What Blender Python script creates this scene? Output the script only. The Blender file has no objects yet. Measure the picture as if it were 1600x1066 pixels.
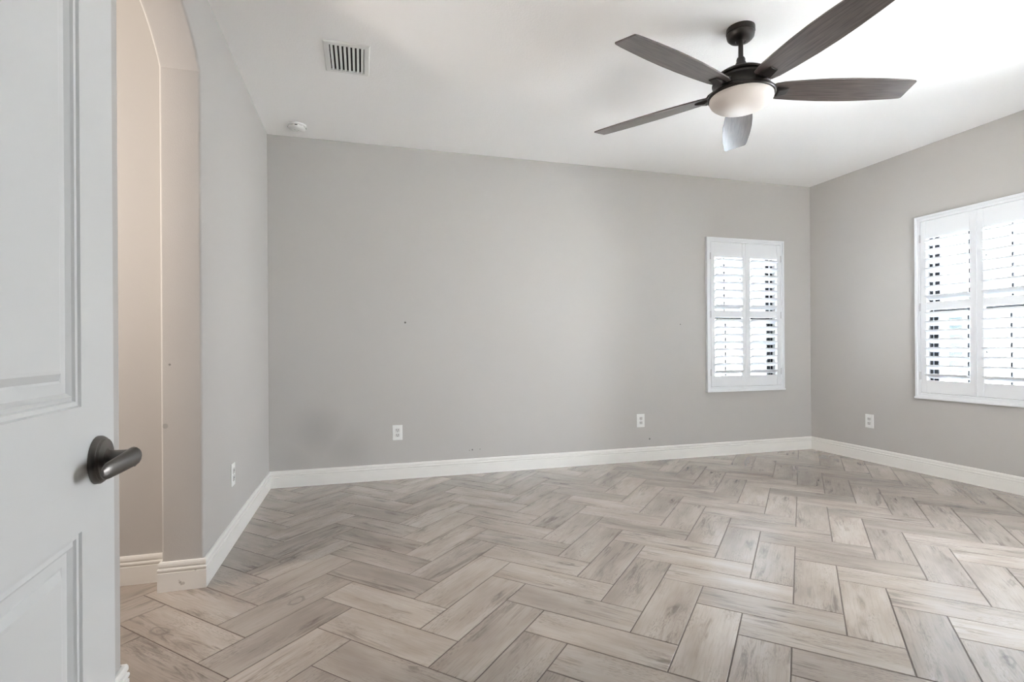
import bpy, bmesh, math, random
from mathutils import Vector, Matrix
random.seed(7)
PI = math.pi
S = bpy.context.scene
COL = S.collection

# ------------------------------------------------------------------ camera
FY = -4.27                        # inner face of the front wall
W, H = 5.2125, 2.7375            # room width, ceiling height; back wall y=0, left wall x=0
CAM = Vector((0.6952, -4.4035, 1.0713))
YAW, ROLL, FPX = 0.2795, -0.0064, 817.5
cd = bpy.data.cameras.new('camera'); cam = bpy.data.objects.new('camera', cd); COL.objects.link(cam)
cd.sensor_fit = 'HORIZONTAL'; cd.sensor_width = 36.0; cd.lens = 36.0 * FPX / 1600.0
cd.shift_y = 11.35 / 1600.0
cd.clip_start = 0.02; cd.clip_end = 200
fw = Vector((math.sin(YAW), math.cos(YAW), 0)); rt = Vector((math.cos(YAW), -math.sin(YAW), 0)); up = Vector((0, 0, 1))
r2 = rt * math.cos(ROLL) + up * math.sin(ROLL); u2 = -rt * math.sin(ROLL) + up * math.cos(ROLL)
m = Matrix((r2, u2, -fw)).transposed().to_4x4(); m.translation = CAM
cam.matrix_world = m
S.camera = cam

# ------------------------------------------------------------------ colour management, world, lights
S.view_settings.view_transform = 'Standard'; S.view_settings.look = 'None'
S.view_settings.gamma = 1.0; S.view_settings.use_curve_mapping = False
S.view_settings.exposure = 2.64
S.cycles.max_bounces = 14; S.cycles.diffuse_bounces = 8; S.cycles.glossy_bounces = 4
S.cycles.transparent_max_bounces = 12
S.cycles.sample_clamp_indirect = 6.0
S.cycles.filter_width = 1.2
S.cycles.caustics_reflective = False; S.cycles.caustics_refractive = False
try:
    S.cycles.use_denoising = True; S.cycles.denoiser = 'OPENIMAGEDENOISE'
except Exception: pass

SKY = 8.0
world = bpy.data.worlds.new('sky'); S.world = world; world.use_nodes = True
wn = world.node_tree.nodes; wl = world.node_tree.links
bg = wn['Background']
tc = wn.new('ShaderNodeTexCoord'); sx = wn.new('ShaderNodeSeparateXYZ'); cr = wn.new('ShaderNodeValToRGB')
wl.new(tc.outputs['Generated'], sx.inputs[0]); wl.new(sx.outputs['Z'], cr.inputs[0])
cr.color_ramp.elements[0].color = (0.93, 0.965, 1.0, 1); cr.color_ramp.elements[1].color = (0.70, 0.83, 1.0, 1)
wl.new(cr.outputs[0], bg.inputs[0]); bg.inputs[1].default_value = SKY

sl = bpy.data.lights.new('sun', 'SUN'); sl.energy = 18; sl.angle = math.radians(.6); sl.color = (1.0, .96, .90)
so = bpy.data.objects.new('sun', sl); COL.objects.link(so)
so.rotation_euler = Vector((.58, 0, -.80)).to_track_quat('-Z', 'Y').to_euler()   # over the roof from the far side: lights ground and houses outside, not the room
def area(name, loc, rot, sx_, sy_, power, color=(1, 1, 1), portal=False):
    l = bpy.data.lights.new(name, 'AREA'); l.shape = 'RECTANGLE'; l.size = sx_; l.size_y = sy_
    l.energy = power; l.color = color
    o = bpy.data.objects.new(name, l); COL.objects.link(o); o.location = loc; o.rotation_euler = rot
    if portal: l.cycles.is_portal = True
    return o
# portals just outside the windows (they only guide sky sampling)
area('window_portal', (4.39, 0.25, 1.39), (-PI / 2, 0, 0), 1.0, 1.6, 1, portal=True)
area('window_portal', (W + 0.25, -1.555, 1.39), (0, PI / 2, 0), 1.6, 1.0, 1, portal=True)
area('window_portal', (W + 0.25, -2.81, 1.39), (0, PI / 2, 0), 1.6, 1.0, 1, portal=True)
area('window_portal', (3.49, FY - .25, 1.39), (PI / 2, 0, 0), 1.0, 1.6, 1, portal=True)

# ------------------------------------------------------------------ helpers
def new_mat(name):
    mt = bpy.data.materials.new(name); mt.use_nodes = True
    nt = mt.node_tree; return mt, nt, nt.nodes['Principled BSDF']
def simple(name, col, rough=0.5, metal=0.0, spec=0.5):
    mt, nt, b = new_mat(name)
    b.inputs['Base Color'].default_value = (*col, 1); b.inputs['Roughness'].default_value = rough
    b.inputs['Metallic'].default_value = metal; b.inputs['Specular IOR Level'].default_value = spec
    return mt
def bumpy(mt, scale, strength, dist=0.002, detail=3):
    nt = mt.node_tree; b = nt.nodes['Principled BSDF']
    t = nt.nodes.new('ShaderNodeTexCoord'); n = nt.nodes.new('ShaderNodeTexNoise'); bp = nt.nodes.new('ShaderNodeBump')
    n.inputs['Scale'].default_value = scale; n.inputs['Detail'].default_value = detail
    bp.inputs['Strength'].default_value = strength; bp.inputs['Distance'].default_value = dist
    nt.links.new(t.outputs['Object'], n.inputs['Vector']); nt.links.new(n.outputs[0], bp.inputs['Height'])
    nt.links.new(bp.outputs[0], b.inputs['Normal'])
    return mt
def spots(mt, col, dark, pts):
    """marks (nail holes, scuffs, broad darker patches) with a fixed place on a wall: pts = (x,y,z,radius,amount)"""
    nt = mt.node_tree; b = nt.nodes['Principled BSDF']; L = nt.links
    t = nt.nodes.new('ShaderNodeTexCoord'); prev = None
    for (x, y, z, r, a) in pts:
        d = nt.nodes.new('ShaderNodeVectorMath'); d.operation = 'DISTANCE'; d.inputs[1].default_value = (x, y, z)
        L.new(t.outputs['Object'], d.inputs[0])
        mr = nt.nodes.new('ShaderNodeMapRange'); mr.inputs['From Min'].default_value = r * .6 if r < .1 else 0; mr.interpolation_type = 'SMOOTHSTEP'; mr.inputs['From Max'].default_value = r
        mr.inputs['To Min'].default_value = a; mr.inputs['To Max'].default_value = 0
        L.new(d.outputs['Value'], mr.inputs['Value'])
        if prev is None: prev = mr.outputs[0]
        else:
            mx = nt.nodes.new('ShaderNodeMath'); mx.operation = 'MAXIMUM'; L.new(prev, mx.inputs[0]); L.new(mr.outputs[0], mx.inputs[1]); prev = mx.outputs[0]
    mix = nt.nodes.new('ShaderNodeMix'); mix.data_type = 'RGBA'
    mix.inputs['A'].default_value = (*col, 1); mix.inputs['B'].default_value = (*dark, 1)
    L.new(prev, mix.inputs['Factor']); L.new(mix.outputs['Result'], b.inputs['Base Color'])
    return mt

def link(name, bm, mat, parent=None, smooth=False, auto=None):
    me = bpy.data.meshes.new(name)
    bmesh.ops.recalc_face_normals(bm, faces=bm.faces[:])
    bm.to_mesh(me); bm.free()
    if smooth:
        for p in me.polygons: p.use_smooth = True
    if auto is not None:
        me.set_sharp_from_angle(angle=auto)
    o = bpy.data.objects.new(name, me); COL.objects.link(o)
    if mat: me.materials.append(mat)
    if parent: o.parent = parent
    return o
def struct(name, bm, mat, parent=None, **k):
    o = link(name, bm, mat, parent, **k)
    if parent is None: o['kind'] = 'structure'
    return o
def thing(name, loc, label, cat, group=None, rz=0):
    o = bpy.data.objects.new(name, None); COL.objects.link(o); o.location = loc; o.rotation_euler = (0, 0, rz)
    o.empty_display_size = .1
    o['label'] = label; o['category'] = cat
    if group: o['group'] = group
    return o
def copy_tree(o, parent=None):
    c = o.copy(); COL.objects.link(c); c.parent = parent
    for ch in list(o.children): copy_tree(ch, c)
    return c
def box(bm, x0, x1, y0, y1, z0, z1, bev=0, seg=2):
    r = bmesh.ops.create_cube(bm, size=1)
    vs = r['verts']
    for v in vs:
        v.co = Vector((x0 if v.co.x < 0 else x1, y0 if v.co.y < 0 else y1, z0 if v.co.z < 0 else z1))
    if bev > 0:
        es = list({e for v in vs for e in v.link_edges})
        bmesh.ops.bevel(bm, geom=es, offset=bev, segments=seg, affect='EDGES', profile=.5)
def lathe(bm, prof, seg=48, center=(0, 0, 0)):
    cx, cy, cz = center; rings = []
    for (r, z) in prof:
        if r < 1e-6: rings.append([bm.verts.new((cx, cy, cz + z))])
        else: rings.append([bm.verts.new((cx + r * math.cos(2 * PI * i / seg), cy + r * math.sin(2 * PI * i / seg), cz + z)) for i in range(seg)])
    for a, b in zip(rings, rings[1:]):
        for i in range(seg):
            j = (i + 1) % seg
            if len(a) == 1 and len(b) == 1: continue
            if len(a) == 1: bm.faces.new((a[0], b[i], b[j]))
            elif len(b) == 1: bm.faces.new((a[i], a[j], b[0]))
            else: bm.faces.new((a[i], a[j], b[j], b[i]))
def prism(bm, poly, f0, f1):
    """extrude a closed 2-D polygon; f0/f1 map (a,b) to 3-D points of the two caps"""
    A = [bm.verts.new(f0(*p)) for p in poly]; B = [bm.verts.new(f1(*p)) for p in poly]
    n = len(poly); bm.faces.new(A); bm.faces.new(B[::-1])
    for i in range(n): bm.faces.new((A[i], B[i], B[(i + 1) % n], A[(i + 1) % n]))
    return A, B

# ------------------------------------------------------------------ materials
WALLC = (0.50, 0.484, 0.462)
M = {}
M['wall'] = bumpy(simple('greige_wall_paint', WALLC, .65, spec=.25), 260, .12)
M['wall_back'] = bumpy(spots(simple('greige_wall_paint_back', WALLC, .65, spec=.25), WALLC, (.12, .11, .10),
    [(1.041, 0, 1.29, .010, .9), (3.65, 0, 1.2915, .008, .6), (1.60, 0, .2036, .009, .7), (1.575, 0, .200, .006, .5), (1.667, 0, .205, .007, .4), (3.309, 0, .2046, .011, .7), (.36, 0, .42, .30, .20), (.58, 0, .27, .30, .16), (.20, 0, .22, .22, .10)]), 260, .12)  # wide soft spots at the end darken the lower left corner
M['wall_left'] = bumpy(spots(simple('greige_wall_paint_left', WALLC, .65, spec=.25), WALLC, (.15, .14, .13),
    [(-.130, -1.736, 1.008, .006, .8), (-.149, -1.736, .734, .014, .35), (-.0635, -1.736, .756, .010, .0)]), 200, .25)
M['ceiling'] = bumpy(simple('white_ceiling_texture', (.93, .925, .915), .8, spec=.2), 120, .35, .004)
M['trim'] = bumpy(simple('white_trim_paint', (.80, .785, .75), .35, spec=.4), 40, .03)
M['jambtrim'] = bumpy(spots(simple('white_trim_paint_scuffed', (.80, .785, .75), .35, spec=.4), (.80, .785, .75), (.30, .27, .24),
    [(-.090, -1.75, .036, .007, .7), (-.078, -1.75, .031, .008, .5), (-.085, -1.75, .028, .006, .6), (-.094, -1.75, .045, .005, .3), (-.03, -1.75, .084, .006, .4)]), 40, .03)
M['door'] = bumpy(simple('white_door_paint', (.64, .645, .635), .38, spec=.4), 30, .03)
M['shutter'] = simple('white_shutter_paint', (.76, .775, .79), .30, spec=.45)
M['bronze'] = simple('dark_bronze_window_frame', (.012, .013, .016), .45)
M['plate'] = simple('white_plastic', (.80, .80, .78), .30)
M['slot'] = simple('dark_slot', (.04, .04, .04), .6)
M['socket'] = simple('socket_face', (.66, .65, .63), .4)
M['metal_white'] = simple('white_enamel', (.78, .78, .76), .4)
M['duct'] = simple('dark_duct', (.035, .033, .03), .8)
M['fan_metal'] = simple('oil_rubbed_bronze', (.030, .026, .024), .36, metal=.55)
M['nickel'] = simple('aged_pewter', (.16, .15, .14), .38, metal=1.0)
M['opal'] = simple('frosted_glass_bowl', (.66, .61, .57), .35, spec=.4)
M['grout'] = simple('taupe_grout', (.115, .088, .072), .9)
M['stucco'] = simple('pale_neighbour_stucco', (.75, .74, .71), .9)
M['lawn'] = simple('lawn', (.16, .28, .07), .95)
M['patio'] = simple('pale_concrete', (.68, .67, .65), .9)
M['leaf'] = simple('shrub_leaf', (.10, .24, .04), .8)
M['nglass'] = simple('neighbour_glass', (.03, .035, .04), .2)
M['hinge'] = simple('white_hinge', (.55, .55, .56), .35)

# window glass: clear pane with a faint reflection
mt, nt, b = new_mat('window_glass'); nt.nodes.remove(b)
tr = nt.nodes.new('ShaderNodeBsdfTransparent'); gl = nt.nodes.new('ShaderNodeBsdfGlossy'); gl.inputs['Roughness'].default_value = .02
fr = nt.nodes.new('ShaderNodeFresnel'); fr.inputs[0].default_value = 1.3; mx = nt.nodes.new('ShaderNodeMixShader')
nt.links.new(fr.outputs[0], mx.inputs[0]); nt.links.new(tr.outputs[0], mx.inputs[1]); nt.links.new(gl.outputs[0], mx.inputs[2])
nt.links.new(mx.outputs[0], nt.nodes['Material Output'].inputs[0]); M['glass'] = mt
mt = mt.copy(); mt.name = 'tinted_window_glass'; M['tint'] = mt
next(n for n in mt.node_tree.nodes if n.type == 'BSDF_TRANSPARENT').inputs[0].default_value = (.62, .64, .66, 1)

# fan blade wood
mt, nt, b = new_mat('dark_walnut_blade'); L = nt.links
t = nt.nodes.new('ShaderNodeTexCoord'); mp = nt.nodes.new('ShaderNodeMapping'); mp.inputs['Scale'].default_value = (3, 45, 10)
n = nt.nodes.new('ShaderNodeTexNoise'); n.inputs['Scale'].default_value = 2.2; n.inputs['Detail'].default_value = 6; n.inputs['Distortion'].default_value = .6
c = nt.nodes.new('ShaderNodeValToRGB'); c.color_ramp.elements[0].color = (.040, .030, .027, 1); c.color_ramp.elements[1].color = (.115, .092, .084, 1)
c.color_ramp.elements[0].position = .3; c.color_ramp.elements[1].position = .72
L.new(t.outputs['Object'], mp.inputs[0]); L.new(mp.outputs[0], n.inputs['Vector']); L.new(n.outputs[0], c.inputs[0]); L.new(c.outputs[0], b.inputs['Base Color'])
b.inputs['Roughness'].default_value = .34; b.inputs['Specular IOR Level'].default_value = .6
b.inputs['Coat Weight'].default_value = .7; b.inputs['Coat Roughness'].default_value = .16
M['blade'] = mt

# wood-look porcelain tile; UV "tile": u metres along the plank (+ big per-tile offset), v metres across
def tile_material():
    mt, nt, b = new_mat('wood_look_porcelain'); L = nt.links; N = nt.nodes.new
    uv = N('ShaderNodeUVMap'); uv.uv_map = 'tile'
    at = N('ShaderNodeAttribute'); at.attribute_name = 'rnd'
    def noise(scale, sc, detail, rough=.55, dist=0, off=None):
        mp = N('ShaderNodeMapping'); mp.inputs['Scale'].default_value = (*sc, 1)
        if off: mp.inputs['Location'].default_value = off
        L.new(uv.outputs[0], mp.inputs[0])
        n = N('ShaderNodeTexNoise'); n.inputs['Scale'].default_value = scale; n.inputs['Detail'].default_value = detail
        n.inputs['Roughness'].default_value = rough; n.inputs['Distortion'].default_value = dist
        L.new(mp.outputs[0], n.inputs['Vector']); return n.outputs[0]
    def ramp(src, stops):
        r = N('ShaderNodeValToRGB'); e = r.color_ramp.elements
        e[0].position, e[0].color = stops[0][0], (*stops[0][1], 1); e[1].position, e[1].color = stops[-1][0], (*stops[-1][1], 1)
        for p, c in stops[1:-1]: q = e.new(p); q.color = (*c, 1)
        L.new(src, r.inputs[0]); return r.outputs[0]
    def mix(f, a, b_, mode='MIX'):
        x = N('ShaderNodeMix'); x.data_type = 'RGBA'; x.blend_type = mode
        for s, v in (('Factor', f), ('A', a), ('B', b_)):
            if isinstance(v, (int, float)): x.inputs[s].default_value = v
            elif isinstance(v, tuple): x.inputs[s].default_value = (*v, 1)
            else: L.new(v, x.inputs[s])
        return x.outputs['Result']
    def math_(op, a, b_):
        x = N('ShaderNodeMath'); x.operation = op
        for i, v in enumerate((a, b_)):
            if isinstance(v, (int, float)): x.inputs[i].default_value = v
            else: L.new(v, x.inputs[i])
        x.use_clamp = True; return x.outputs[0]
    bw = lambda a, b_: [(a, (0, 0, 0)), (b_, (1, 1, 1))]
    cloud = noise(1.0, (2.2, 7), 3)                       # broad tonal drift
    base = ramp(cloud, [(.3, (.315, .262, .222)), (.5, (.393, .338, .292)), (.7, (.458, .402, .354))])
    grain = noise(1.0, (7, 150), 5, .6, .3)                # fine long grain
    base = mix(math_('MULTIPLY', ramp(grain, bw(.48, .70)), .40), base, (.27, .225, .195))
    streak = noise(1.0, (3.6, 30), 7, .68, 1.1, (3.3, 1.7, 0))   # patchy dark streaks
    patch = noise(1.0, (2.6, 9), 3, .5, .5, (9.1, 4.2, 0))
    fs = math_('MULTIPLY', ramp(streak, bw(.48, .63)), ramp(patch, bw(.47, .62)))
    base = mix(math_('MULTIPLY', fs, .62), base, (.115, .088, .074))
    # short cross-hatched saw marks
    saw = noise(1.0, (42, 190), 3, .6, 0)
    base = mix(math_('MULTIPLY', math_('MULTIPLY', ramp(saw, bw(.50, .62)), ramp(noise(1, (3, 10), 2, .5, 0, (1, 7, 0)), bw(.5, .62))), .42), base, (.19, .155, .135))
    # knots: rare dark swirls
    mp = N('ShaderNodeMapping'); mp.inputs['Scale'].default_value = (2.0, 4.6, 1); L.new(uv.outputs[0], mp.inputs[0])
    nz = N('ShaderNodeTexNoise'); nz.inputs['Scale'].default_value = 2.5; nz.inputs['Detail'].default_value = 3; L.new(mp.outputs[0], nz.inputs['Vector'])
    ad = N('ShaderNodeMix'); ad.data_type = 'VECTOR'; ad.inputs['Factor'].default_value = .22
    L.new(mp.outputs[0], ad.inputs['A']); L.new(nz.outputs['Color'], ad.inputs['B'])
    vo = N('ShaderNodeTexVoronoi'); vo.inputs['Scale'].default_value = 1.3; vo.inputs['Randomness'].default_value = 1.0; L.new(ad.outputs['Result'], vo.inputs['Vector'])
    rings = N('ShaderNodeMath'); rings.operation = 'SINE'
    ml = N('ShaderNodeMath'); ml.operation = 'MULTIPLY'; ml.inputs[1].default_value = 75; L.new(vo.outputs['Distance'], ml.inputs[0]); L.new(ml.outputs[0], rings.inputs[0])
    kn = math_('MULTIPLY', ramp(vo.outputs['Distance'], [(.02, (1, 1, 1)), (.20, (0, 0, 0))]), ramp(rings.outputs[0], [(0, (.25, .25, .25)), (.8, (1, 1, 1))]))
    kn = math_('MULTIPLY', kn, ramp(noise(1.0, (1.7, 3.1), 2, .5, 0, (5, 5, 0)), bw(.50, .60)))
    base = mix(math_('MULTIPLY', kn, .75), base, (.11, .085, .072))
    # per-tile tone
    tone = ramp(at.outputs['Fac'], [(0, (.86, .85, .84)), (.5, (.98, .975, .97)), (1, (1.12, 1.115, 1.11))])
    base = mix(1.0, base, tone, 'MULTIPLY')
    L.new(base, b.inputs['Base Color'])
    b.inputs['Coat Weight'].default_value = .35; b.inputs['Coat Roughness'].default_value = .17
    rr = N('ShaderNodeMapRange'); rr.inputs['To Min'].default_value = .19; rr.inputs['To Max'].default_value = .27; L.new(grain, rr.inputs['Value']); L.new(rr.outputs[0], b.inputs['Roughness'])
    b.inputs['Specular IOR Level'].default_value = .85
    bp = N('ShaderNodeBump'); bp.inputs['Strength'].default_value = .2; bp.inputs['Distance'].default_value = .0006
    L.new(noise(1.0, (16, 210), 3, .5), bp.inputs['Height']); L.new(bp.outputs[0], b.inputs['Normal'])
    return mt
M['tile'] = tile_material()

# ------------------------------------------------------------------ floor: herringbone planks, ratio 3:1, laid at 45 degrees
P0 = 0.178; FO = Vector((-.2311, -1.7524)); TH = -PI / 4
XMIN, YMIN = -1.80, -6.0
def build_floor():
    bm = bmesh.new(); uvl = bm.loops.layers.uv.new('tile'); rl = bm.verts.layers.float.new('rnd')
    c, s = math.cos(TH), math.sin(TH); ax = Vector((c, s)); ay = Vector((-s, c))
    g = .0020; bv = .0015
    def w(u, v): return FO + ax * (u * P0) + ay * (v * P0)
    R = 40
    def tile(u0, v0, horiz):
        lu, lv = (3, 1) if horiz else (1, 3)
        cen = w(u0 + lu / 2, v0 + lv / 2)
        if not (XMIN - .4 < cen.x < W + .4 and YMIN - .4 < cen.y < .4): return
        rnd = random.random(); off = random.randint(0, 40) * 3.7; flip = random.choice((-1, 1))
        def ring(ins, z):
            pts = []
            for a, b_ in ((0, 0), (1, 0), (1, 1), (0, 1)):
                U = u0 * P0 + (ins if a == 0 else lu * P0 - ins); V = v0 * P0 + (ins if b_ == 0 else lv * P0 - ins)
                p = FO + ax * U + ay * V
                vtx = bm.verts.new((p.x, p.y, z)); vtx[rl] = rnd
                lx, ly = U - u0 * P0, V - v0 * P0
                if not horiz: lx, ly = ly, lx
                pts.append((vtx, (flip * lx + off, ly + off * .37)))
            return pts
        top = ring(g + bv, 0); mid = ring(g, -.0012); bot = ring(g, -.004)
        def face(q):
            f = bm.faces.new([x[0] for x in q])
            for lp, x in zip(f.loops, q): lp[uvl].uv = x[1]
        face(top)
        for A, B in ((top, mid), (mid, bot)):
            for i in range(4): j = (i + 1) % 4; face([A[i], B[i], B[j], A[j]])
    for r in range(-R, R):
        for k in range(-14, 14):
            tile(-r + 6 * k, r, True)
    for cc in range(-R, R):
        for k in range(-14, 14):
            tile(cc, 3 - cc + 6 * k, False)
    for co, no in (((0, 0, 0), (0, 1, 0)), ((0, YMIN, 0), (0, -1, 0)), ((XMIN, 0, 0), (-1, 0, 0)), ((W, 0, 0), (1, 0, 0))):
        bmesh.ops.bisect_plane(bm, geom=bm.verts[:] + bm.edges[:] + bm.faces[:], plane_co=co, plane_no=no, clear_outer=True)
    f = struct('floor', bm, M['tile'])
    bm = bmesh.new(); box(bm, XMIN, W, YMIN, 0, -.12, -.0020)
    link('floor_grout', bm, M['grout'], f)
build_floor()

# ------------------------------------------------------------------ walls
OP0, OP1, OZ0, OZ1 = .03, .89, .665, 2.118       # window opening inside a .92 wide shutter frame (local x)
WF = .16                                          # front wall
WT = .20                                          # outer wall thickness
X1 = 3.932                                        # window 1 left frame edge
Y2 = -1.097; X4 = 3.95; Y3 = -2.35                          # window 2 / 3 starting edges (world y), going to -y
def wall_panel(a0, a1, z0, z1, holes, f, t0, t1):
    """wall running along a (a0..a1), holes [(a,b,zc,zd)], f(a,depth,z)->xyz, depth t0..t1"""
    xs = sorted({a0, a1, *[h[0] for h in holes], *[h[1] for h in holes]}); zs = sorted({z0, z1, *[h[2] for h in holes], *[h[3] for h in holes]})
    bm = bmesh.new(); V = {}
    def v(i, j, t):
        k = (i, j, t)
        if k not in V: V[k] = bm.verts.new(f(xs[i], t, zs[j]))
        return V[k]
    solid = {}
    for i in range(len(xs) - 1):
        for j in range(len(zs) - 1):
            cx, cz = (xs[i] + xs[i + 1]) / 2, (zs[j] + zs[j + 1]) / 2
            solid[i, j] = not any(h[0] < cx < h[1] and h[2] < cz < h[3] for h in holes)
    for (i, j), ok in solid.items():
        if not ok: continue
        for t in (t0, t1): bm.faces.new((v(i, j, t), v(i + 1, j, t), v(i + 1, j + 1, t), v(i, j + 1, t)))
        for (di, dj, A, B) in ((-1, 0, (i, j), (i, j + 1)), (1, 0, (i + 1, j), (i + 1, j + 1)), (0, -1, (i, j), (i + 1, j)), (0, 1, (i, j + 1), (i + 1, j + 1))):
            if not solid.get((i + di, j + dj), False):
                bm.faces.new((v(*A, t0), v(*B, t0), v(*B, t1), v(*A, t1)))
    return bm
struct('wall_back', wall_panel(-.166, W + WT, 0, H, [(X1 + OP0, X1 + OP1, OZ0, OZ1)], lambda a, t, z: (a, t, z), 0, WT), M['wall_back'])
struct('wall_right', wall_panel(FY - WF, 0, 0, H, [(Y2 - OP1, Y2 - OP0, OZ0, OZ1), (Y3 - OP1, Y3 - OP0, OZ0, OZ1)], lambda a, t, z: (W + t, a, z), 0, WT), M['wall'])
DX0, DX1 = .392, 1.165
struct('wall_front', wall_panel(XMIN, W, 0, H, [(DX0, DX1, -.001, 2.05), (X4 - OP1, X4 - OP0, OZ0, OZ1)], lambda a, t, z: (a, FY - t, z), 0, WF), M['wall'])
# left wall with arched opening
AY0, AY1, AZ, LT = -1.736, -2.577, 2.335, .166
cy_, a_ = (AY0 + AY1) / 2, (AY0 - AY1) / 2
AA = math.radians(50); AR = a_ / math.sin(AA)
op = [((AY1, 0), (-1, 0)), ((AY1, AZ), (-.92, .46))]                # opening outline (y, z) with normals pointing into the wall
for i in range(1, 36):
    an = -AA + 2 * AA * i / 36
    op.append(((cy_ + AR * math.sin(an), AZ + AR * (math.cos(an) - math.cos(AA))), (math.sin(an), math.cos(an))))
op += [((AY0, AZ), (.92, .46)), ((AY0, 0), (1, 0))]
RB = .012; sec = []                                                 # rounded plaster corners on both sides: (x, offset into the wall)
for i in range(6):
    t_ = i / 5 * PI / 2; sec.append((-RB * (1 - math.cos(t_)), RB * (1 - math.sin(t_))))
sec += [(-LT - x, o) for x, o in sec[::-1]]
bm = bmesh.new()
rows = [[bm.verts.new((x, p[0] + n[0] * o, p[1] + n[1] * o)) for p, n in op] for x, o in sec]
for A, B in zip(rows, rows[1:]):
    for i in range(len(op) - 1): bm.faces.new((A[i], A[i + 1], B[i + 1], B[i]))
caps = []
for x, row in ((0, rows[0]), (-LT, rows[-1])):
    c4 = [bm.verts.new((x, y, z)) for y, z in ((0, 0), (0, H), (FY, H), (FY, 0))]
    bm.faces.new(c4 + row); caps.append(c4)
for i in range(3): bm.faces.new((caps[0][i], caps[0][i + 1], caps[1][i + 1], caps[1][i]))
struct('wall_left', bm, M['wall_left'], smooth=True, auto=.35)
bm = bmesh.new(); box(bm, XMIN, -LT, -1.61, -1.49, 0, H); struct('wall_hall_far', bm, M['wall'])
bm = bmesh.new(); box(bm, XMIN - .12, XMIN, YMIN, -1.49, 0, H); struct('wall_hall_left', bm, M['wall'])
bm = bmesh.new(); box(bm, XMIN, 2.12, YMIN - .12, YMIN, 0, H); struct('wall_hall_near', bm, M['wall'])
bm = bmesh.new(); box(bm, 2.0, 2.12, YMIN, FY - WF, 0, H); struct('wall_hall_right', bm, M['wall'])
bm = bmesh.new(); prism(bm, [(XMIN - .12, WT), (W + WT, WT), (W + WT, FY - WF), (2.12, FY - WF), (2.12, YMIN - .12), (XMIN - .12, YMIN - .12)], lambda x, y: (x, y, H), lambda x, y: (x, y, H + .12)); struct('ceiling', bm, M['ceiling'])

# ------------------------------------------------------------------ baseboards
HB, TB = .1304, .014
BPROF = [(0, 0), (TB, 0), (TB, .0815), (.0115, .0825), (.0115, .0865), (.0135, .0880), (.0150, .0925), (.0150, .0975), (.0128, .1015), (.0085, .1030), (.0085, .1065),
         (.0120, .1085), (.0128, .1130), (.0122, .1215), (.0090, .1285), (.005, HB), (0, HB)]
def baseboard(name, p0, p1, nrm, e0, e1, mat='trim'):
    """p0->p1 along wall; nrm into room; e0/e1: +1 outer corner (grows), -1 inner corner (shrinks), 0 square"""
    p0, p1, n = Vector(p0), Vector(p1), Vector(nrm); d = (p1 - p0).normalized()
    bm = bmesh.new()
    def q(base, e, sgn):
        return lambda t, z: (*(base + n * t + d * (sgn * e * t)), z)
    prism(bm, BPROF, q(p0, e0, -1), q(p1, e1, 1))
    return struct(name, bm, M[mat])
baseboard('baseboard_back', (0, 0), (W, 0), (0, -1), -1, -1)
baseboard('baseboard_right', (W, 0), (W, FY), (-1, 0), -1, -1)
baseboard('baseboard_left', (0, 0), (0, AY0), (1, 0), -1, 1)
baseboard('baseboard_jamb', (0, AY0), (-LT, AY0), (0, -1), 1, 1, 'jambtrim')
baseboard('baseboard_jamb_hall', (-LT, AY0), (-LT, -1.61), (-1, 0), 1, -1)
baseboard('baseboard_hall', (-LT, -1.61), (XMIN, -1.61), (0, -1), -1, 0)
baseboard('baseboard_left_near', (0, AY1), (0, FY), (1, 0), 1, -1)
baseboard('baseboard_jamb_near', (-LT, AY1), (0, AY1), (0, 1), 1, 1)
baseboard('baseboard_front', (DX1 + .07, FY), (W, FY), (0, 1), 0, -1)

# ------------------------------------------------------------------ windows (sash units in the wall openings)
def window(n, loc, rz):
    bm = bmesh.new(); d0, d1 = .10, .15; a0, a1, z0, z1 = OP0 + .001, OP1 - .001, OZ0 + .001, OZ1 - .001; fwid = .013
    for (xa, xb, za, zb) in ((a0, a0 + fwid, z0, z1), (a1 - fwid, a1, z0, z1), (a0 + fwid, a1 - fwid, z0, z0 + fwid), (a0 + fwid, a1 - fwid, z1 - fwid, z1)):
        box(bm, xa, xb, d0, d1, za, zb, .002, 1)
    w = struct('window_%d' % n, bm, M['bronze']); w.location = loc; w.rotation_euler = (0, 0, rz)
    ai, bi, ci, di = a0 + .030, a1 - .030, z0 + fwid, z1 - fwid
    bm = bmesh.new(); box(bm, a0 + fwid, ai, .118, .134, ci, di); box(bm, bi, a1 - fwid, .118, .134, ci, di); link('sash_track', bm, M['shutter'], w)
    mz = 1.3729
    for (za, zb, dd) in ((ci, mz + .018, .112), (mz - .018, di, .128)):
        bm = bmesh.new(); sw = .034
        for (xa, xb, zc, zd) in ((ai, ai + sw, za, zb), (bi - sw, bi, za, zb), (ai + sw, bi - sw, za, za + .03), (ai + sw, bi - sw, zb - .03, zb)):
            box(bm, xa, xb, dd - .008, dd + .008, zc, zd)
        tot = OP1 - OP0
        for k in (1, 2):
            x = OP0 + tot * k / 3; box(bm, x - .006, x + .006, dd - .006, dd + .006, za + .03, zb - .03)
        hz = 1.768 if zb > 1.6 else 1.019
        box(bm, ai + sw, bi - sw, dd - .006, dd + .006, hz - .006, hz + .006)
        sash = link('window_sash', bm, M['bronze'], w)
        bm = bmesh.new(); box(bm, ai + sw - .004, bi - sw + .004, dd + .0065, dd + .0085, za + .02, zb - .02)
        link('glass_pane', bm, M['tint' if n < 3 else 'glass'], sash)
    return w
window(1, (X1, 0, 0), 0)
window(2, (W, Y2, 0), -PI / 2)
window(3, (W, Y3, 0), -PI / 2)  # unseen bare window added to brighten the left wall and ceiling
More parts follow.
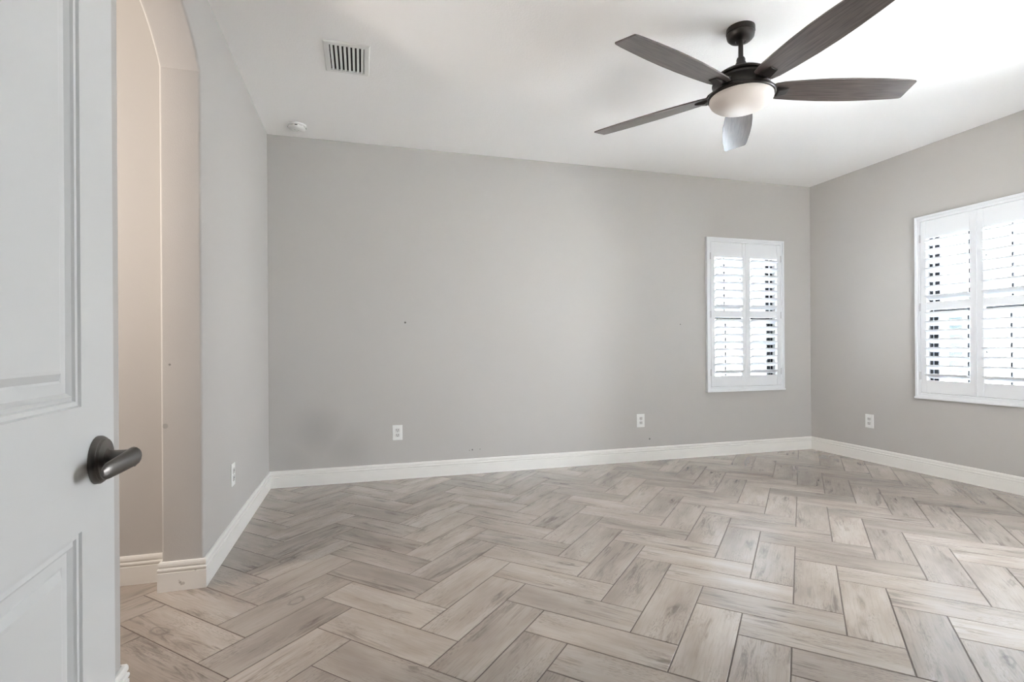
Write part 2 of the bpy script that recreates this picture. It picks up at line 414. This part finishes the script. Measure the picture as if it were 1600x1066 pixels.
# unseen window added as fill light, front wall behind camera, under the roof slab
window(4, (X4, FY, 0), PI)

# ------------------------------------------------------------------ plantation shutters
TILT = math.radians(24)
def make_shutter(name, loc, rz, label, group, tilt=TILT):
    t = thing(name, loc, label, 'window shutter', group, rz)
    Z0, Z1, FWD, PR = .635, 2.148, .92, .032       # frame outline and how far it stands off the wall (local -y)
    g = .0006
    bm = bmesh.new()
    k = .043
    # stepped outer casing: outer lip and inner flat
    def ring(xa, xb, za, zb, wd, ya, yb, bev):
        box(bm, xa, xa + wd, ya, yb, za, zb, bev); box(bm, xb - wd, xb, ya, yb, za, zb, bev)
        box(bm, xa + wd, xb - wd, ya, yb, za, za + wd, bev); box(bm, xa + wd, xb - wd, ya, yb, zb - wd, zb, bev)
    ring(0, FWD, Z0, Z1, .020, -PR, -g, .003)
    ring(.020, FWD - .020, Z0 + .020, Z1 - .020, k - .020, -PR + .007, -g, .002)
    box(bm, -.004, FWD + .004, -PR - .006, -g, Z0 - .006, Z0 + .010, .002)
    link('shutter_frame', bm, M['shutter'], t)
    pz0, pz1 = Z0 + k + .003, Z1 - k - .003
    mid = FWD / 2; gap = .0015
    span = [(k + .003, mid - gap), (mid + gap, FWD - k - .003)]
    stile = .045; y0, y1 = -.026, .001
    for side, (xa, xb) in enumerate(span):
        bm = bmesh.new()
        box(bm, xa, xa + stile, y0, y1, pz0, pz1, .0025); box(bm, xb - stile, xb, y0, y1, pz0, pz1, .0025)
        la, lb = xa + stile, xb - stile
        for za, zb in ((pz0, .785), (1.3625, 1.430), (1.955, pz1)):
            box(bm, la, lb, y0 + .002, y1 - .002, za, zb, .002)
        # astragal bead on the meeting stile
        if side == 0: box(bm, xb - .010, xb + .004, y0 - .004, y0 + .001, pz0, pz1, .0015)
        # narrow light stops where louvers meet the stiles
        panel = link('shutter_panel', bm, M['shutter'], t)
        for (za, zb, nl) in ((.785, 1.3625, 8), (1.430, 1.955, 7)):
            pitch = (zb - za) / nl
            for i in range(nl):
                zc = za + pitch * (i + .5); bm = bmesh.new()
                pr = []                                                        # flattened section with rounded, fairly thick edges
                for sgn in (1, -1):
                    for a in (-80, -45, 0, 45, 80): pr.append((sgn * (.0400 + .0045 * math.cos(math.radians(a))), sgn * .0048 * math.sin(math.radians(a))))
                    pr.append((sgn * .012, sgn * .0058)); pr.append((-sgn * .012, sgn * .0058))
                cT, sT = math.cos(tilt), math.sin(tilt)
                P = [(y * cT + z * sT, -y * sT + z * cT) for y, z in pr]      # inner edge (-y) is raised
                prism(bm, P, lambda y, z: (la + .002, y - .0125, z + zc), lambda y, z: (lb - .002, y - .0125, z + zc))
                link('louver', bm, M['shutter'], panel, smooth=True, auto=.7)
        hx = xa - .004 if side == 0 else xb + .004
        for hz in (pz0 + .14, (pz0 + pz1) / 2, pz1 - .14):
            bm = bmesh.new()
            box(bm, hx - .007, hx + .007, -.0285, -.0255, hz - .032, hz + .032, .001)
            for j in range(5): pass
            lathe(bm, [(0, -.034), (.0035, -.034), (.0035, .034), (0, .034)], 10, (hx, -.0290, hz))
            link('hinge', bm, M['hinge'], t)
    return t
SG = 'plantation shutters on the windows'
make_shutter('plantation_shutter', (X1, 0, 0), 0, 'white two-panel plantation shutter on the back wall, left of the corner', SG)
make_shutter('plantation_shutter', (W, Y2, 0), -PI / 2, 'white plantation shutter on the right wall, cut by the right edge of the photo', SG)


# ------------------------------------------------------------------ electrical outlets
def make_outlet(loc, rz, label):
    t = thing('electrical_outlet', loc, label, 'outlet', 'white wall outlets above the baseboards', rz)
    w2, h2 = .0405, .0625
    bm = bmesh.new(); box(bm, -w2, w2, -.006, -.0004, -h2, h2, .002, 2); link('cover_plate', bm, M['plate'], t)
    for s in (1, -1):
        bm = bmesh.new(); box(bm, -.017, .017, -.0085, -.0055, s * .0205 - .0145, s * .0205 + .0145, .004, 2)
        rc = link('receptacle', bm, M['socket'], t)
        bm = bmesh.new(); zc = s * .0205
        box(bm, -.0085, -.0055, -.0092, -.0084, zc - .003, zc + .009); box(bm, .0050, .0080, -.0092, -.0084, zc - .002, zc + .008)
        box(bm, -.003, .003, -.0092, -.0084, zc - .011, zc - .006)
        link('slots', bm, M['slot'], rc)
    bm = bmesh.new(); lathe(bm, [(0, -.001), (.0035, -.001), (.0035, .001), (0, .0016)], 12); bmesh.ops.rotate(bm, verts=bm.verts, matrix=Matrix.Rotation(PI / 2, 3, 'X')); bmesh.ops.translate(bm, verts=bm.verts, vec=(0, -.0068, 0)); link('screw', bm, M['hinge'], t)
    return t
make_outlet((.973, 0, .383), 0, 'white outlet on the back wall, left one near the darker left corner')
make_outlet((3.214, 0, .383), 0, 'white outlet on the back wall just left of the shuttered window')
make_outlet((W, -.659, .3755), -PI / 2, 'white outlet on the right wall between the room corner and the window')
make_outlet((0, -1.181, .380), PI / 2, 'white outlet low on the left wall beside the arched opening')

# ------------------------------------------------------------------ ceiling vent
def make_vent():
    x0, x1, ya, yb = .500, .750, -1.432, -1.106
    cx, cy = (x0 + x1) / 2, (ya + yb) / 2
    t = thing('ceiling_vent', (cx, cy, H), 'white slatted air vent in the ceiling, left of the fan', 'air vent')
    hw, hl = (x1 - x0) / 2, (yb - ya) / 2; iw, il = .093, .133
    bm = bmesh.new()
    prof = [(0, -.0005), (0, -.003), (.006, -.009), (.028, -.011), (.031, -.008), (.031, -.0005)]
    def rect(d, z):
        fx = hw - d * (hw - iw) / .031; fy = hl - d * (hl - il) / .031
        return [bm.verts.new((sx_ * fx, sy_ * fy, z)) for sx_, sy_ in ((-1, -1), (1, -1), (1, 1), (-1, 1))]
    R = [rect(*p) for p in prof]
    for a, b_ in zip(R, R[1:] + R[:1]):
        for i in range(4): bm.faces.new((a[i], a[(i + 1) % 4], b_[(i + 1) % 4], b_[i]))
    link('vent_frame', bm, M['metal_white'], t)
    bm = bmesh.new(); box(bm, -iw + .001, iw - .001, -il + .001, il - .001, -.0018, -.0006); link('duct_backing', bm, M['duct'], t)
    n = 8
    for i in range(n):
        xc = -iw + (i + .55) * 2 * iw / n
        bm = bmesh.new()
        a = math.radians(32); ww = .0075
        P = [(-ww, -.0007), (ww, -.0007), (ww, .0007), (-ww, .0007)]
        P = [(x * math.cos(a) - z * math.sin(a), x * math.sin(a) + z * math.cos(a)) for x, z in P]
        prism(bm, P, lambda x, z: (xc + x, -il + .001, z - .0070), lambda x, z: (xc + x, il - .001, z - .0070))
        link('slat', bm, M['metal_white'], t)
    bm = bmesh.new(); box(bm, .006, .014, -il - .018, -il - .008, -.016, -.0105, .001); link('damper_lever', bm, M['metal_white'], t)
make_vent()

# ------------------------------------------------------------------ smoke detector
def make_detector():
    t = thing('smoke_detector', (.243, -.235, H), 'round white smoke detector on the ceiling by the left corner', 'smoke detector')
    bm = bmesh.new(); lathe(bm, [(0, -.0004), (.066, -.0004), (.067, -.004), (.067, -.010), (.064, -.012), (0, -.012)], 48); link('base_plate', bm, M['plate'], t, smooth=True, auto=.5)
    bm = bmesh.new(); lathe(bm, [(0, -.0122), (.060, -.0122), (.062, -.016), (.061, -.024), (.056, -.031), (.046, -.036), (.030, -.038), (.028, -.0365), (.018, -.0365), (.016, -.039), (0, -.0395)], 48)
    body = link('housing', bm, M['plate'], t, smooth=True, auto=.6)
    for i in range(12):
        a = 2 * PI * i / 12; bm = bmesh.new(); box(bm, .0605, .0635, -.009, .009, -.0225, -.0175); bmesh.ops.rotate(bm, verts=bm.verts, matrix=Matrix.Rotation(a, 3, 'Z'))
        link('sensor_slot', bm, M['slot'] if i % 3 == 0 else M['socket'], body)
    for k, (x, y) in enumerate(((.012, -.008), (-.014, -.012), (0, .018))):
        bm = bmesh.new(); lathe(bm, [(0, -.0385), (.005, -.0385), (.005, -.0405), (0, -.0405)], 12, (x, y, 0)); link('test_button', bm, M['socket'], body)
make_detector()

# ------------------------------------------------------------------ ceiling fan
def make_fan():
    cx, cy = 2.612, -2.103
    t = thing('ceiling_fan', (cx, cy, H), 'dark bronze five-blade ceiling fan with a frosted bowl light', 'ceiling fan')
    Z = lambda z: z - H
    def lz(name, prof, mat, seg=56, **k):
        bm = bmesh.new(); lathe(bm, [(r, Z(z)) for r, z in prof], seg); return link(name, bm, M[mat], t, smooth=True, auto=.6, **k)
    lz('canopy', [(0, H - .0005), (.070, H - .0005), (.0705, H - .006), (.0705, H - .024), (.067, H - .0265), (.067, H - .030), (.069, H - .033), (.066, H - .048), (.055, H - .060), (.040, H - .066), (.026, H - .068), (.024, H - .066), (0, H - .066)], 'fan_metal')
    lz('downrod', [(0, H - .060), (.012, H - .060), (.0125, 2.555), (0, 2.555)], 'fan_metal', 24)
    lz('coupling', [(0, 2.585), (.018, 2.584), (.022, 2.575), (.022, 2.562), (.030, 2.548), (.036, 2.532), (.036, 2.520), (0, 2.520)], 'fan_metal')
    lz('motor_housing', [(0, 2.529), (.040, 2.527), (.075, 2.519), (.105, 2.505), (.128, 2.490), (.134, 2.484), (.134, 2.476), (.126, 2.472), (.126, 2.468), (.140, 2.462),
                         (.143, 2.452), (.140, 2.444), (.138, 2.436), (.137, 2.418), (.140, 2.408), (.150, 2.400), (.150, 2.396), (0, 2.396)], 'fan_metal')
    lz('light_ring', [(0, 2.3955), (.150, 2.3955), (.163, 2.393), (.1665, 2.387), (.1665, 2.381), (.163, 2.377), (.155, 2.376), (0, 2.376)], 'fan_metal')
    bowl = [(0, 2.3755)] + [(.156, 2.3755)]
    for i in range(1, 15):
        a = i / 14 * PI / 2; bowl.append((.158 * math.cos(a) ** .85 if i < 14 else 0, 2.372 - .066 * math.sin(a)))
    lz('glass_bowl', bowl, 'opal', 64)
    th0 = math.radians(-19.13); R1 = .845; PH = -.20
    # blade outline: radius, half width
    out = [(.155, .047), (.162, .054), (.20, .063), (.30, .074), (.42, .0825), (.52, .085), (.62, .083), (.72, .077), (.80, .0705), (.833, .0670), (.841, .0640), (.845, .0585)]
    proto_blade = None
    for k in range(5):
        a = th0 + k * 2 * PI / 5
        bm = bmesh.new()
        pts = [(r, hwid) for r, hwid in out] + [(r, -hwid) for r, hwid in out[::-1]]
        A, B = prism(bm, pts, lambda x, y: (x, y, .0035), lambda x, y: (x, y, -.0035))
        es = [e for e in bm.edges if abs(e.verts[0].co.z - e.verts[1].co.z) < 1e-6]
        bmesh.ops.bevel(bm, geom=es, offset=.0018, segments=2, affect='EDGES')
        blade = link('fan_blade', bm, M['blade'], t)
        mtx = Matrix.Translation((0, 0, Z(2.413))) @ Matrix.Rotation(a, 4, 'Z') @ Matrix.Rotation((.025, 0, 0, -.006, 0)[k], 4, 'Y') @ Matrix.Rotation(PH, 4, 'X')   # one blade sags a little
        blade.matrix_local = mtx
        # blade iron: faceted bracket from the motor to the underside of the blade
        bm = bmesh.new()
        secs = [(.128, .030, .034, .004), (.160, .031, .020, -.006), (.185, .030, -.0036, -.020), (.215, .027, -.0036, -.014), (.238, .024, -.0036, -.009)]
        rings = []
        for (x, hy, zt, zb) in secs:
            rings.append([bm.verts.new((x, -hy, zt)), bm.verts.new((x, hy, zt)), bm.verts.new((x, hy * .82, zb)), bm.verts.new((x, -hy * .82, zb))])
        for p, q in zip(rings, rings[1:]):
            for i in range(4): bm.faces.new((p[i], p[(i + 1) % 4], q[(i + 1) % 4], q[i]))
        bm.faces.new(rings[0]); bm.faces.new(rings[-1][::-1])
        bmesh.ops.bevel(bm, geom=bm.edges[:], offset=.002, segments=1, affect='EDGES')
        ir = link('blade_iron', bm, M['fan_metal'], t); ir.matrix_local = mtx
    return t
make_fan()

# ------------------------------------------------------------------ open door with lever
DIR = Vector((math.sin(math.radians(-3.0)), math.cos(math.radians(-3.0)), 0)); DN = Vector((DIR.y, -DIR.x, 0))   # DN points to the room side (+x)
EDGE = Vector((.3439, -3.5024, 0)); DWD, DTH = .765, .035
def build_door():
    # local frame: x = distance from the free edge back to the hinge, y = out of the visible face, z up
    M4 = Matrix((-DIR, DN, Vector((0, 0, 1)))).transposed().to_4x4(); M4.translation = EDGE
    bm = bmesh.new()
    zb, zt = .012, 2.035
    panels = [(.105, DWD - .105, .235, .8405), (.105, DWD - .105, 1.0, zt - .115)]
    xs = sorted({0, DWD, .105, DWD - .105}); zs = sorted({zb, zt, .235, .8405, 1.0, zt - .115})
    def grid(y):
        V = {}
        for i, x in enumerate(xs):
            for j, z in enumerate(zs): V[i, j] = bm.verts.new((x, y, z))
        for i in range(len(xs) - 1):
            for j in range(len(zs) - 1):
                cx, cz = (xs[i] + xs[i + 1]) / 2, (zs[j] + zs[j + 1]) / 2
                if any(p[0] < cx < p[1] and p[2] < cz < p[3] for p in panels): continue
                bm.faces.new((V[i, j], V[i + 1, j], V[i + 1, j + 1], V[i, j + 1]))
        return V
    prof = [(0, 0), (.002, -.003), (.007, -.0035), (.009, -.0065), (.014, -.0045), (.019, -.009), (.032, -.0085), (.035, -.0095), (.044, -.0035), (.048, -.0030)]
    for y, s in ((0, 1), (-DTH, -1)):
        V = grid(y)
        for p in panels:
            prev = None
            for d, dy in prof:
                c = [bm.verts.new((x, y + s * dy, z)) for x, z in ((p[0] + d, p[2] + d), (p[1] - d, p[2] + d), (p[1] - d, p[3] - d), (p[0] + d, p[3] - d))]
                if prev:
                    for i in range(4): bm.faces.new((prev[i], prev[(i + 1) % 4], c[(i + 1) % 4], c[i]))
                prev = c
            bm.faces.new(prev)
    for a, b_ in (((0, zb), (DWD, zb)), ((0, zt), (DWD, zt)), ((0, zb), (0, zt)), ((DWD, zb), (DWD, zt))):
        bm.faces.new([bm.verts.new((a[0], 0, a[1])), bm.verts.new((b_[0], 0, b_[1])), bm.verts.new((b_[0], -DTH, b_[1])), bm.verts.new((a[0], -DTH, a[1]))])
    bmesh.ops.remove_doubles(bm, verts=bm.verts[:], dist=1e-5)
    d = struct('door_1', bm, M['door']); d.matrix_world = M4
    # lever set on the visible face
    hx, hz = .0575, .9225
    for side in (1, -1):
        yf = 0 if side == 1 else -DTH
        def rot(bm):
            bmesh.ops.rotate(bm, verts=bm.verts, matrix=Matrix.Rotation(-PI / 2 * side, 3, 'X')); bmesh.ops.translate(bm, verts=bm.verts, vec=(hx, yf, hz))
        bm = bmesh.new(); lathe(bm, [(0, .0003), (.0325, .0003), (.0325, .0045), (.0305, .0075), (.0295, .0078), (.028, .0105), (.020, .0118), (.0150, .0120), (.0130, .0140), (.0118, .020), (.0118, .036), (.0108, .037), (.0108, .039), (.0122, .040), (.0122, .044), (0, .044)], 48); rot(bm)
        h = link('door_handle', bm, M['nickel'], d, smooth=True, auto=.6)
        # lever: hub then an arm curving back towards the hinge side
        bm = bmesh.new(); path = []
        n = 20
        for i in range(n + 1):
            q = i / n
            x = hx - .0125 + .080 * q                                # along the door towards the hinge
            y = .041 - .012 * q ** 1.4
            hh = (.0075, .0115, .0135)[min(i, 2)] - .0028 * q
            th = (.0060, .0090, .0105)[min(i, 2)] - .0060 * q
            if i >= n - 2: hh *= (.93, .78, .45)[i - n + 2]; th *= (.93, .75, .4)[i - n + 2]
            path.append((x, yf + side * y, hz + .002 - .008 * q, hh, th))
        rings = []
        for (x, y, z, hh, th) in path:
            rings.append([bm.verts.new((x, y + th * math.cos(a), z + hh * math.sin(a))) for a in [2 * PI * j / 16 for j in range(16)]])
        for p, q in zip(rings, rings[1:]):
            for i in range(16): bm.faces.new((p[i], p[(i + 1) % 16], q[(i + 1) % 16], q[i]))
        bm.faces.new(rings[0]); bm.faces.new(rings[-1][::-1])
        link('lever', bm, M['nickel'], h, smooth=True, auto=.8)
    bm = bmesh.new(); box(bm, -.0012, .0008, -DTH + .006, -.006, hz - .028, hz + .028, .0004, 1); link('latch_plate', bm, M['nickel'], d)
    for z in (.2, 1.02, 1.83):
        bm = bmesh.new(); lathe(bm, [(0, -.045), (.006, -.045), (.006, .045), (0, .045)], 16, (DWD + .004, .006, z)); link('door_hinge', bm, M['nickel'], d, smooth=True, auto=.6)
build_door()
# casing round the entry opening
bm = bmesh.new()
for y0, y1 in ((FY + .0005, FY + .016), (FY - WF - .016, FY - WF - .0005)):
    box(bm, DX0 - .068, DX0 - .001, y0, y1, 0, 2.12, .003); box(bm, DX1 + .001, DX1 + .068, y0, y1, 0, 2.12, .003); box(bm, DX0 - .001, DX1 + .001, y0, y1, 2.052, 2.12, .003)
struct('trim_1', bm, M['trim'])

# ------------------------------------------------------------------ wall sconce in the side hall behind the arch
def sconce(loc, label, power, color):
    t = thing('wall_sconce', loc, label, 'wall lamp')
    bm = bmesh.new(); box(bm, .0005, .02, -.06, .06, -.09, .09, .004); link('back_plate', bm, M['metal_white'], t)
    em = simple('lamp_shade', (.8, .78, .74), .5); b = em.node_tree.nodes['Principled BSDF']
    b.inputs['Emission Color'].default_value = (*color, 1); b.inputs['Emission Strength'].default_value = .8
    bm = bmesh.new(); box(bm, .0205, .10, -.14, .14, -.12, .12, .02, 3); link('lamp_shade', bm, em, t)
    l = bpy.data.lights.new('lamp_light', 'AREA'); l.shape = 'RECTANGLE'; l.size = .24; l.size_y = .24; l.energy = power; l.color = color
    o = bpy.data.objects.new('lamp_light', l); COL.objects.link(o); o.parent = t; o.location = (.104, 0, 0); o.rotation_euler = (0, -PI / 2, 0)
sconce((XMIN, -2.42, 1.75), 'white wall sconce in the side hall behind the arch', 7.0, (1.0, .90, .82))

# ------------------------------------------------------------------ outside, seen in slivers between the louvers; plus unseen sky blockers
bm = bmesh.new(); box(bm, -6, 16, -12, 12, -.45, -.30); g = struct('ground_outside', bm, M['patio'])
bm = bmesh.new(); box(bm, 2.13, W + 1.2, -7.4, FY - WF - .001, 2.45, 2.57); struct('ceiling_sky_block', bm, M['ceiling'])  # unseen roof slab added to cut sky light into the front window
bm = bmesh.new(); box(bm, 2.13, W + 3, -8.6, -8.45, -.3, 1.9); struct('wall_sky_block', bm, M['stucco'])  # unseen wall added to cover the horizon and trim the front window light
def neighbour(x0, x1, y0, y1, wins, label):
    t = thing('neighbouring_house', ((x0 + x1) / 2, (y0 + y1) / 2, -.30), label, 'house')
    o = Vector(t.location)
    bm = bmesh.new(); box(bm, x0 - o.x, x1 - o.x, y0 - o.y, y1 - o.y, 0, 3.3); link('house_wall', bm, M['stucco'], t)
    bm = bmesh.new(); box(bm, x0 - .4 - o.x, x1 + .4 - o.x, y0 - .4 - o.y, y1 + .4 - o.y, 3.3, 3.45); link('roof_eave', bm, M['stucco'], t)
    for (a0, a1, b0, b1, z0, z1) in wins:
        bm = bmesh.new(); box(bm, a0 - o.x, a1 - o.x, b0 - o.y, b1 - o.y, z0 + .3, z1 + .3); link('house_window', bm, M['nglass'], t)
neighbour(9.2, 13.2, .45, 4.6, [(9.17, 9.21, 1.16, 1.34, .68, 1.49)], 'pale stucco house outside the right-hand window')
neighbour(-1.0, 7.4, 4.2, 8.2, [(5.2, 5.9, 4.17, 4.21, 1.0, 2.0)], 'pale stucco house outside the back window')
t = thing('small_tree', (8.9, 1.52, -.30), 'small clipped tree outside the right-hand window by the pale house', 'tree')
bm = bmesh.new(); bmesh.ops.create_icosphere(bm, subdivisions=4, radius=.17)
for v in bm.verts: v.co = v.co * (1 + random.uniform(-.12, .14)) + Vector((0, 0, 1.80))
link('crown', bm, M['leaf'], t)
bm = bmesh.new(); lathe(bm, [(0, .0005), (.022, .0005), (.014, .8), (.011, 1.70), (0, 1.70)], 12); link('trunk', bm, M['nglass'], t, smooth=True, auto=.6)
